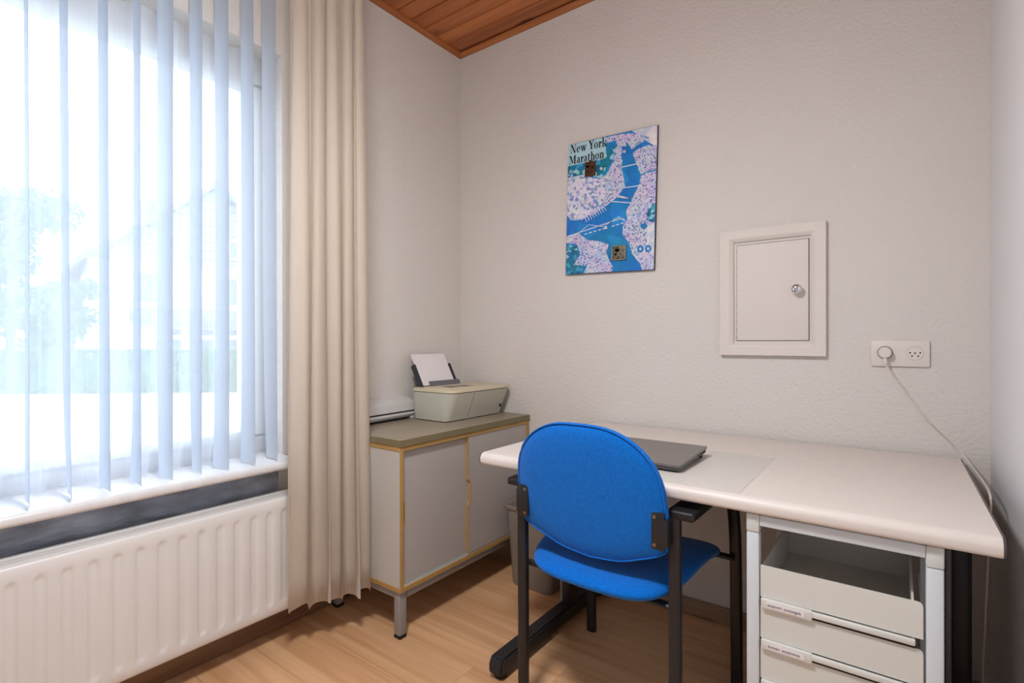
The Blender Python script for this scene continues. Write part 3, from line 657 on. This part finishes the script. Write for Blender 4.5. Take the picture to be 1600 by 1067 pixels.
# ------------------------------------------------------------------ chair
chr_ = empty('conference_chair', (1.2068, -0.803, 0), math.radians(-0.9))
BO0 = -0.017; RW = 0.2295; FW = 0.255; AZ = 0.665
for s in (-1, 1):
    fp = smooth_path([(s * RW, 0.0, 0.0), (s * RW, 0.0, 0.3), (s * RW, -0.003, AZ - 0.018)], 5)
    mk('leg', tube(fp, 0.015, 0.013, 16, side=(1, 0, 0), square=0.45), BLACK, chr_)
    ff = smooth_path([(s * FW, 0.462, 0.0), (s * FW, 0.458, 0.2), (s * FW, 0.45, 0.42), (s * (FW - 0.002), 0.436, 0.54), (s * (FW - 0.004), 0.40, 0.618), (s * (FW - 0.006), 0.345, 0.648), (s * (FW - 0.008), 0.28, 0.653)], 6)
    mk('leg', tube(ff, 0.017, 0.013, 16, side=(1, 0, 0), square=0.45), BLACK, chr_)
    xa, xb = sorted((s * (RW - 0.018), s * (RW + 0.05)))
    mk('armrest', box(xa, xb, -0.016, 0.36, AZ - 0.022, AZ, 0.006, 3), BLACKP, chr_)
    xa, xb = sorted((s * (RW - 0.045), s * (RW - 0.012)))
    pl = mk('back_plate', box(xa, xb, BO0 - 0.024, BO0 - 0.018, 0.57, AZ - 0.004, 0.002), BLACK, chr_)
    for z in (0.582, AZ - 0.016): mk('screw', cyl((s * (RW - 0.036), BO0 - 0.0265, z), (s * (RW - 0.036), BO0 - 0.0235, z), 0.0045, 12), STEEL, pl)
    xa, xb = sorted((s * (RW - 0.016), s * (RW - 0.004)))
    mk('back_plate_arm', box(xa, xb, BO0 - 0.024, 0.008, 0.58, AZ - 0.02, 0.002), BLACK, pl)
for y, w_ in ((0.03, RW), (0.43, FW)): mk('cross_bar', tube([(-w_, y, 0.408), (w_, y, 0.408)], 0.009, 0.012, 12), BLACK, chr_)
for x in (-0.13, 0.13): mk('seat_bearer', box(x - 0.012, x + 0.012, 0.03, 0.43, 0.405, 0.418, 0.002), BLACK, chr_)
# backrest outline in (x, z)
half = smooth_path([(0, .859, 0), (.06, .857, 0), (.11, .845, 0), (.155, .82, 0), (.19, .785, 0), (.212, .74, 0), (.221, .69, 0), (.222, .64, 0), (.221, .595, 0), (.217, .565, 0), (.2, .545, 0), (.142, .52, 0), (.083, .50, 0), (0, .491, 0)], 3)
ol = [(p.x, p.y) for p in half] + [(-p.x, p.y) for p in half[-2:0:-1]]
BO = -0.017
def back_warp(x, z, t): return (x, BO + t - (z - 0.60) * 0.17 + 0.06 * x * x, z)
bk = mk('backrest', cushion(ol, 0.038, back_warp, 14, 7.0), BLUE, chr_, sharp=180)
seam = [Vector(back_warp(p[0] * 0.985, 0.68 + (p[1] - 0.68) * 0.985, -0.010)) for p in ol]; seam.append(seam[0])
mk('piping', tube(seam, 0.0022, 0.0022, 6), BLUE, bk)
so = []
for k in range(72):
    a = 2 * PI * k / 72; c, s = math.cos(a), math.sin(a); e = 0.42
    x = 0.235 * math.copysign(abs(c) ** e, c) * (1 + 0.05 * s); y = 0.20 + 0.25 * math.copysign(abs(s) ** (0.42 if s > 0 else 0.75), s)
    so.append((x, y))
def seat_warp(x, y, t): return (x, y, 0.432 + t + 0.022 * (x / 0.235) ** 2 * math.exp(-((y - 0.2) / 0.15) ** 2) - 0.12 * max(0, y - 0.3) + 0.012 * (x / 0.235) ** 2)
mk('seat', cushion(so, 0.062, seat_warp, 14, 5.0), BLUE, chr_, sharp=180)
tag(chr_, 'blue upholstered chair with black frame and armrests at the desk', 'chair')

# ------------------------------------------------------------------ poster
po = empty('map_poster', (0.8744, -0.003, 1.664)); po.rotation_euler = (0, math.radians(1.6), 0)
PW, PH = 0.418, 0.588
mk('board', box(-PW / 2, PW / 2, -0.012, 0, -PH / 2, PH / 2), mat('poster_board', rgb(58, 40, 36), 0.6), po)
A = np.array([[108, 185], [660, 62], [645, 955], [100, 985]], float); B = np.array([[0, 1], [1, 1], [1, 0], [0, 0]], float)
rowsM = []
for (x, y), (u, v) in zip(A, B): rowsM += [[x, y, 1, 0, 0, 0, -u * x, -u * y], [0, 0, 0, x, y, 1, -v * x, -v * y]]
hh = np.linalg.solve(np.array(rowsM), B.flatten())
def uv(x, y):
    w = hh[6] * x + hh[7] * y + 1; return ((hh[0] * x + hh[1] * y + hh[2]) / w, (hh[3] * x + hh[4] * y + hh[5]) / w)
def clampuv(p): return (min(max(p[0], 0.002), 0.998), min(max(p[1], 0.002), 0.998))
def speck(name, base, spots, scale, big):
    m = bpy.data.materials.new(name); m.use_nodes = True; nt = m.node_tree; N = nt.nodes; L = nt.links; p = N['Principled BSDF']
    tc = N.new('ShaderNodeTexCoord'); vo = N.new('ShaderNodeTexVoronoi'); vo.inputs['Scale'].default_value = scale; L.new(tc.outputs['Object'], vo.inputs['Vector'])
    rp = N.new('ShaderNodeValToRGB'); rp.color_ramp.interpolation = 'CONSTANT'; e = rp.color_ramp.elements
    e[0].position = 0; e[0].color = base; e[1].position = 0.42; e[1].color = spots[0]
    for k, c in enumerate(spots[1:]): x = e.new(0.58 + 0.13 * k); x.color = c
    sp = N.new('ShaderNodeSeparateColor'); L.new(vo.outputs['Color'], sp.inputs[0]); L.new(sp.outputs[0], rp.inputs[0])
    no = N.new('ShaderNodeTexNoise'); no.inputs['Scale'].default_value = big; L.new(tc.outputs['Object'], no.inputs['Vector'])
    mx = N.new('ShaderNodeMixRGB'); mx.blend_type = 'OVERLAY'; mx.inputs[0].default_value = 0.5; L.new(rp.outputs[0], mx.inputs[1]); L.new(no.outputs['Color'], mx.inputs[2])
    L.new(mx.outputs[0], p.inputs['Base Color']); p.inputs['Roughness'].default_value = 0.3; return m
WATER = speck('printed_water', rgb(20, 128, 196), [rgb(24, 136, 204), rgb(34, 146, 210), rgb(16, 120, 190)], 14, 9)
TEAL = speck('printed_teal', rgb(20, 120, 150), [rgb(60, 160, 190), rgb(10, 96, 140), rgb(150, 200, 215), rgb(20, 110, 170)], 60, 14)
CITY = speck('printed_city', rgb(206, 204, 226), [rgb(186, 190, 220), rgb(222, 214, 228), rgb(150, 168, 210), rgb(92, 108, 170)], 210, 20)
CITY2 = speck('printed_towers', rgb(224, 220, 234), [rgb(190, 190, 218), rgb(214, 208, 228), rgb(130, 150, 200)], 90, 25)
PALE = speck('printed_pale', rgb(226, 222, 226), [rgb(214, 214, 224), rgb(232, 228, 230), rgb(200, 206, 222)], 40, 12)
LBLUE = mat('printed_panel', rgb(176, 212, 222), 0.3, noise=0.02)
WHITEINK = mat('printed_white', rgb(226, 230, 236), 0.3, noise=0.01)
BLACKINK = mat('printed_black', rgb(16, 14, 18), 0.3, noise=0.01)
lay = [0.0122]
def shape(name, pts, m, level):
    q = [clampuv(uv(*p)) for p in pts]; q = [((u - 0.5) * PW, (v - 0.5) * PH) for u, v in q]
    y = -0.0120 - 0.0002 * level
    b2 = bmesh.new(); vv = [b2.verts.new((x, y, z)) for x, z in q]
    for t3 in tessellate_polygon([[Vector((x, z, 0)) for x, z in q]]): b2.faces.new([vv[i] for i in t3])
    return mk(name, b2, m, po)
shape('printed_water', [(108, 185), (660, 62), (645, 955), (100, 985)], WATER, 1)
shape('printed_shore', [(108, 300), (340, 240), (430, 165), (400, 250), (350, 330), (310, 400), (108, 390)], TEAL, 2)
shape('printed_sky', [(500, 100), (660, 62), (656, 200), (600, 170), (560, 140)], PALE, 2)
shape('printed_land', [(340, 140), (430, 120), (520, 115), (615, 140), (560, 175), (500, 215), (470, 170), (440, 200), (440, 330), (455, 400), (462, 440), (430, 490), (350, 560), (280, 610), (190, 650), (130, 650), (104, 620), (106, 390), (200, 370), (300, 400), (345, 370), (380, 300), (415, 200), (400, 160), (345, 175)], CITY, 3)
shape('printed_towers', [(106, 440), (140, 395), (200, 380), (260, 385), (300, 400), (335, 395), (345, 480), (330, 560), (270, 600), (190, 645), (130, 645), (104, 615)], CITY2, 4)
shape('printed_land', [(655, 190), (600, 190), (545, 210), (505, 240), (520, 280), (545, 330), (560, 380), (545, 440), (520, 490), (500, 540), (470, 590), (475, 650), (450, 690), (450, 740), (490, 790), (510, 860), (560, 920), (570, 957), (645, 955)], CITY, 3)
shape('printed_inlet', [(650, 350), (600, 360), (550, 385), (560, 370), (600, 350), (652, 340)], WATER, 4)
shape('printed_lake', [(650, 545), (610, 570), (595, 620), (610, 660), (647, 665)], TEAL, 4)
shape('printed_lake', [(560, 675), (590, 668), (605, 690), (580, 710), (560, 695)], WATER, 4)
shape('printed_shoal', [(600, 690), (645, 668), (645, 880), (620, 860), (600, 800), (605, 740)], PALE, 4)
for cx, cy in ((560, 828), (608, 826)):
    shape('printed_ring', [(cx + 20 * math.cos(a * PI / 8), cy + 22 * math.sin(a * PI / 8)) for a in range(16)], WATER, 5)
    shape('printed_ring', [(cx + 8 * math.cos(a * PI / 8), cy + 9 * math.sin(a * PI / 8)) for a in range(16)], PALE, 6)
shape('printed_land', [(104, 750), (180, 730), (230, 770), (310, 780), (365, 800), (350, 850), (370, 900), (390, 930), (385, 965), (210, 978), (235, 930), (150, 925), (190, 860), (170, 800), (104, 790)], CITY, 3)
shape('printed_teal_bay', [(101, 800), (165, 810), (185, 860), (150, 925), (225, 935), (205, 980), (100, 984)], TEAL, 2)
def strip(pts, w, m, level, name):
    for a, b in zip(pts, pts[1:]):
        d = math.hypot(b[0] - a[0], b[1] - a[1]); nx, ny = -(b[1] - a[1]) / d * w, (b[0] - a[0]) / d * w
        shape(name, [(a[0] + nx, a[1] + ny), (b[0] + nx, b[1] + ny), (b[0] - nx, b[1] - ny), (a[0] - nx, a[1] - ny)], m, level)
strip([(110, 750), (260, 700), (440, 640), (465, 650)], 2.2, WHITEINK, 5, 'printed_bridge'); strip([(160, 745), (240, 678), (330, 690), (425, 630), (470, 665)], 1.4, WHITEINK, 5, 'printed_bridge')
for k in range(9):
    x = 215 + k * 28
    if abs(x - 346) > 16: strip([(x, 737 - (x - 215) * 0.285), (x + 17, 732 - (x - 215) * 0.285)], 2.6, WHITEINK, 6, 'printed_dash')
for pts in ([(440, 325), (530, 305)], [(455, 452), (545, 440)], [(390, 505), (505, 520)], [(370, 535), (500, 545)], [(345, 560), (420, 500), (500, 520)]): strip(pts, 2.6, WHITEINK, 5, 'printed_bridge')
for k in range(9): strip([(215 + k * 15, 630 - k * 7), (228 + k * 15, 662 - k * 9)], 1.8, WHITEINK, 5, 'printed_pier')
def num(x, y, s, r=9):
    shape('printed_dot', [(x + r * math.cos(a * PI / 6), y + r * math.sin(a * PI / 6)) for a in range(12)], WHITEINK, 6)
    u, v = uv(x, y); text_mesh(s, 0.0085, BLACKINK, 'number', po, Matrix.Translation(((u - 0.5) * PW - 0.0022 * len(s), -0.0136, (v - 0.5) * PH - 0.003)) @ Matrix.Rotation(PI / 2, 4, 'X'))
for x, y, s in ((346, 697, '1'), (532, 655, '2'), (487, 635, '3'), (480, 598, '4'), (512, 578, '5'), (535, 575, '6'), (575, 565, '7'), (615, 565, '8'), (570, 522, '9'), (538, 486, '10'), (556, 440, '11'), (568, 400, '12'), (596, 368, '13'), (552, 338, '14'), (538, 303, '15'), (416, 342, '16'), (436, 285, '17'), (455, 228, '18'), (458, 188, '19'), (498, 170, '20'), (428, 137, '21'), (428, 175, '22'), (410, 225, '23'), (314, 333, '24')): num(x, y, s)
shape('title_panel', [(108, 186), (340, 137), (342, 268), (108, 318)], LBLUE, 6)
# bold serif title, drawn glyph by glyph
def glyph(c):
    R = lambda x0, y0, x1, y1: [(x0, y0), (x1, y0), (x1, y1), (x0, y1)]
    def ell(cx, cy, rx, ry, tx, ty, a0=0, a1=360, n=20):
        o = []
        for k in range(n):
            a, b = math.radians(a0 + (a1 - a0) * k / n), math.radians(a0 + (a1 - a0) * (k + 1) / n)
            o.append([(cx + rx * math.cos(a), cy + ry * math.sin(a)), (cx + rx * math.cos(b), cy + ry * math.sin(b)), (cx + (rx - tx) * math.cos(b), cy + (ry - ty) * math.sin(b)), (cx + (rx - tx) * math.cos(a), cy + (ry - ty) * math.sin(a))])
        return o
    S, s_, t = 0.16, 0.05, 0.045
    if c == 'N': return [R(.08, 0, .13, .72), R(0, 0, .22, t), R(0, .72 - t, .2, .72), [(.06, .72), (.26, .72), (.66, 0), (.5, 0)], R(.6, 0, .65, .72), R(.52, .72 - t, .74, .72)], .78
    if c == 'M': return [R(.08, 0, .13, .72), R(0, 0, .22, t), R(0, .72 - t, .2, .72), [(.06, .72), (.26, .72), (.5, .1), (.4, .02)], [(.4, .02), (.5, .1), (.72, .72), (.66, .72)], R(.66, 0, .83, .72), R(.6, 0, .92, t), R(.7, .72 - t, .92, .72)], .96
    if c == 'Y': return [R(.28, 0, .44, .34), R(.2, 0, .52, t), [(.04, .72), (.24, .72), (.44, .34), (.28, .3)], [(.54, .72), (.62, .72), (.44, .34), (.38, .34)], R(0, .72 - t, .3, .72), R(.46, .72 - t, .72, .72)], .68
    if c == 'o': return ell(.24, .24, .24, .255, .14, .045), .52
    if c == 'e': return ell(.23, .24, .23, .255, .14, .045, 0, 320) + [R(.1, .22, .45, .265)], .49
    if c == 'a': return ell(.2, .14, .19, .155, .13, .04) + [R(.26, .03, .40, .38), R(.36, 0, .47, .05)] + ell(.21, .34, .19, .155, .14, .045, 0, 165), .49
    if c == 'r': return [R(.07, 0, .22, .48), R(0, 0, .3, t), R(0, .48 - t, .16, .48)] + ell(.31, .40, .09, .09, .09, .09), .41
    if c == 'n': return [R(.07, 0, .22, .48), R(0, 0, .28, t), R(0, .48 - t, .16, .48), R(.35, 0, .5, .36), R(.3, 0, .57, t)] + ell(.33, .33, .17, .165, .13, .05, 0, 150), .59
    if c == 'h': return [R(.07, 0, .22, .74), R(0, 0, .28, t), R(0, .74 - t, .16, .74), R(.35, 0, .5, .36), R(.3, 0, .57, t)] + ell(.33, .33, .17, .165, .13, .05, 0, 150), .59
    if c == 't': return [R(.08, .06, .22, .62), R(0, .44, .33, .485)] + ell(.23, .12, .15, .125, .13, .05, 180, 320), .36
    if c == 'k': return [R(.07, 0, .22, .74), R(0, 0, .28, t), R(0, .74 - t, .16, .74), [(.2, .2), (.26, .2), (.5, .46), (.42, .46)], [(.26, .3), (.36, .32), (.56, .02), (.38, .02)], R(.36, .48 - t, .56, .48), R(.33, 0, .6, t)], .6
    if c == 'w': return [[(.03, .48), (.19, .48), (.31, .0), (.21, .0)], [(.21, 0), (.31, 0), (.4, .4), (.34, .46)], [(.3, .48), (.46, .48), (.57, 0), (.47, 0)], [(.47, 0), (.57, 0), (.7, .48), (.63, .48)], R(0, .48 - t, .25, .48), R(.56, .48 - t, .76, .48)], .74
    return [], .25
def word(s, x, y, size, name, level):
    b2 = bmesh.new()
    for c in s:
        polys, adv = glyph(c)
        for k, q in enumerate(polys):
            f = b2.faces.new([b2.verts.new((x + px * size * 0.74, -0.012 - 0.0002 * level - 0.00001 * (k % 7), y + py * size)) for px, py in q])
        x += adv * size * 0.74 + 0.0003
    return mk(name, b2, BLACKINK, po)
def pu(x, y): u, v = uv(x, y); return (u - 0.5) * PW, (v - 0.5) * PH
ax, ay = pu(122, 241); bx_, by_ = pu(115, 309)
word('New York', ax, ay, 0.054, 'lettering', 8); word('Marathon', bx_, by_, 0.053, 'lettering', 8)
fx_, fy_ = pu(118, 360); text_mesh('Finish', 0.016, WHITEINK, 'lettering', po, Matrix.Translation((fx_, -0.0138, fy_)) @ Matrix.Rotation(PI / 2, 4, 'X'))
sx_, sy_ = pu(102, 778); shape('start_panel', [(101, 765), (135, 762), (135, 780), (101, 784)], WHITEINK, 7); text_mesh('Start', 0.010, BLACKINK, 'lettering', po, Matrix.Translation((sx_, -0.0138, sy_ + 0.001)) @ Matrix.Rotation(PI / 2, 4, 'X'))
BRONZE = mat('dark_bronze', rgb(92, 58, 40), 0.45, metal=0.5, noise=0.25, nscale=70, bump=0.8, bscale=140)
PEWTER = mat('old_pewter', rgb(112, 106, 88), 0.45, metal=0.5, noise=0.5, nscale=60, bump=0.9, bscale=120)
def plaque(name, cx, cy, w, h, m, rim):
    x, z = pu(cx, cy)
    o = mk(name, box(x - w / 2, x + w / 2, -0.0185, -0.012, z - h / 2, z + h / 2, 0.003, 2), m, po)
    rr = None
    for a, b, c, d in ((x - w / 2, x + w / 2, z + h / 2 - 0.004, z + h / 2), (x - w / 2, x + w / 2, z - h / 2, z - h / 2 + 0.004), (x - w / 2, x - w / 2 + 0.004, z - h / 2, z + h / 2), (x + w / 2 - 0.004, x + w / 2, z - h / 2, z + h / 2)): rr = box(a, b, -0.0205, -0.017, c, d, 0.001, 1, bm=rr)
    mk('raised_rim', rr, rim, o)
    b2 = None; rg = random.Random(int(cx) + 11)
    for k in range(14): 
        px, pz = x + rg.uniform(-0.3, 0.3) * w, z + rg.uniform(-0.3, 0.3) * h; b2 = box(px - 0.006, px + 0.006, -0.0195, -0.018, pz - 0.006, pz + 0.006, 0.001, 1, bm=b2)
    mk('relief', b2, m, o); mk('hanger', box(x - 0.008, x + 0.008, -0.017, -0.013, z + h / 2, z + h / 2 + 0.006, 0.001), m, o)
plaque('bronze_plaque', 248, 336, 0.05, 0.064, BRONZE, BRONZE); plaque('pewter_plaque', 430, 853, 0.066, 0.062, PEWTER, mat('pale_rim', rgb(158, 150, 130), 0.4, metal=0.4))
tag(po, 'blue and white New York Marathon map poster on the wall', 'poster')

# ------------------------------------------------------------------ hatch in the wall
ha = empty('wall_hatch', (1.505, 0, 1.02))
X0, X1, Z0, Z1 = 1.3336, 1.6774, 1.0209, 1.4815; ix0, ix1, iz0, iz1 = 1.3805, 1.6325, 1.063, 1.4385
mouldp = [(0, 0), (0, -0.016), (0.006, -0.021), (0.7, -0.021), (0.86, -0.017), (1.0, -0.010), (1.0, 0)]
for (ox0, oz0, ox1, oz1, qx0, qz0, qx1, qz1) in ((X0, Z1, X1, Z1, ix0, iz1, ix1, iz1), (X1, Z1, X1, Z0, ix1, iz1, ix1, iz0), (X1, Z0, X0, Z0, ix1, iz0, ix0, iz0), (X0, Z0, X0, Z1, ix0, iz0, ix0, iz1)):
    rg = []
    for (ax_, az_, bx2, bz2) in ((ox0, oz0, qx0, qz0), (ox1, oz1, qx1, qz1)):
        rg.append([(ax_ + (bx2 - ax_) * t, y, az_ + (bz2 - az_) * t) for t, y in mouldp])
    mk('frame_board', loft(rg), CREAMPAINT, ha, True, sharp=25)
mk('frame_lining', box(ix0, ix1, -0.004, -0.0005, iz0, iz1), CREAMPAINT, ha, True)
mk('door_gap', box(1.3897, 1.6267, -0.0052, -0.0035, 1.0735, 1.4287), HOLE, ha, True)
hdr = mk('hatch_door', box(1.3917, 1.6247, -0.0095, -0.0045, 1.0755, 1.4267, 0.0008), CREAMPAINT, ha, True)
mk('hinge_strip', box(1.3835, 1.3905, -0.0085, -0.003, 1.0755, 1.4267, 0.0006), CREAMPAINT, ha, True)
for k in range(12): mk('hinge_pin', box(1.3888, 1.3902, -0.009, -0.008, 1.085 + k * 0.029, 1.089 + k * 0.029), GREYP, ha, True)
kb = loft([[(1.5916 + r * math.cos(a * PI / 10), y, 1.2526 + r * math.sin(a * PI / 10)) for a in range(20)] for r, y in ((0.009, -0.0095), (0.0075, -0.018), (0.013, -0.023), (0.0172, -0.030), (0.0172, -0.036), (0.013, -0.0405), (0.006, -0.042))])
mk('knob', kb, CHROME, hdr, sharp=60)
tag(ha, 'small cream wall hatch with framed door and round knob', 'hatch')

# ------------------------------------------------------------------ wall socket, plug, cable
sk = empty('wall_socket', (1.876, 0, 1.033))
mk('plate', box(1.8013, 1.951, -0.009, -0.0002, 0.992, 1.0733, 0.002), SOCKET, sk, True)
def disc(x, z, r, y0, y1, m, name, par): return mk(name, cyl((x, y0, z), (x, y1, z), r, 32), m, par, par is sk)
disc(1.839, 1.0355, 0.0205, -0.0095, -0.006, HOLE, 'recess', sk)
d2 = disc(1.915, 1.034, 0.0205, -0.0105, -0.006, SOCKET, 'outlet_disc', sk); disc(1.915, 1.034, 0.0211, -0.0093, -0.006, GREYP, 'outlet_ring', sk)
for dx, dz in ((-0.0125, 0.0015), (0, 0.0005), (0.0125, 0.0015), (-0.0075, -0.0085), (0.0075, -0.0085)): disc(1.915 + dx, 1.034 + dz, 0.0024, -0.011, -0.010, HOLE, 'contact_hole', d2)
tag(sk, 'white double wall socket beside the right corner', 'socket')
pg = empty('power_plug', (1.839, -0.01, 1.0355))
b2 = loft([[(1.839 + r * math.cos(a * PI / 12), y, 1.0355 + r * math.sin(a * PI / 12)) for a in range(24)] for r, y in ((0.0185, -0.0096), (0.0188, -0.02), (0.0165, -0.034), (0.014, -0.036))])
mk('plug_body', b2, SOCKET, pg, True)
mk('strain_relief', tube([(1.839, -0.026, 1.022), (1.8395, -0.026, 1.012), (1.841, -0.027, 1.001)], 0.0055, 0.0055, 10), SOCKET, pg, True)
path = smooth_path([(1.841, -0.027, 1.002), (1.8435, -0.028, 0.992), (1.860, -0.03, 0.962), (1.895, -0.03, 0.905), (1.935, -0.03, 0.845), (1.975, -0.03, 0.800), (2.012, -0.032, 0.757), (2.032, -0.05, 0.728), (2.044, -0.14, 0.712), (2.05, -0.25, 0.705), (2.052, -0.33, 0.698), (2.052, -0.355, 0.675), (2.05, -0.35, 0.6), (2.045, -0.3, 0.3), (2.04, -0.27, 0.02)], 6)
mk('cord', tube(path, 0.0028, 0.0028, 8), CABLEW, pg, True)
tag(pg, 'white plug and cable hanging from the left socket outlet', 'plug')
wr = smooth_path([(2.03, -0.02, 0.70), (2.033, -0.018, 0.55), (2.038, -0.017, 0.45), (2.03, -0.018, 0.36), (2.0, -0.02, 0.30), (1.97, -0.02, 0.2), (1.96, -0.02, 0.02)], 5)
tag(mk('thin_wire', tube(wr, 0.0014, 0.0014, 6), CABLEG2), 'thin dark wire dangling behind the right desk leg', 'wire')

# ------------------------------------------------------------------ ceiling lamp (above and out of the frame)
lm = empty('pendant_lamp', (1.15, -1.6, 1.97))
mk('ceiling_rose', cyl((0, 0, 0.6), (0, 0, 0.63), 0.05, 24), UPVC, lm)
mk('cable', cyl((0, 0, 0.12), (0, 0, 0.6), 0.004, 8), UPVC, lm)
mk('lamp_cap', cyl((0, 0, 0.085), (0, 0, 0.12), 0.14, 32, r2=0.03), UPVC, lm)
dome = [[(r * math.cos(a * PI / 16), r * math.sin(a * PI / 16), z) for a in range(32)] for r, z in ((0.14, 0.084), (0.143, 0.07), (0.132, 0.045), (0.1, 0.025), (0.05, 0.014), (0.004, 0.011))]
mk('lamp_shade', loft(dome), emit('lamp_glow', (0.98, 0.99, 1.0, 1), LAMP_STRENGTH), lm)
tag(lm, 'round white pendant lamp in the middle of the room', 'lamp')
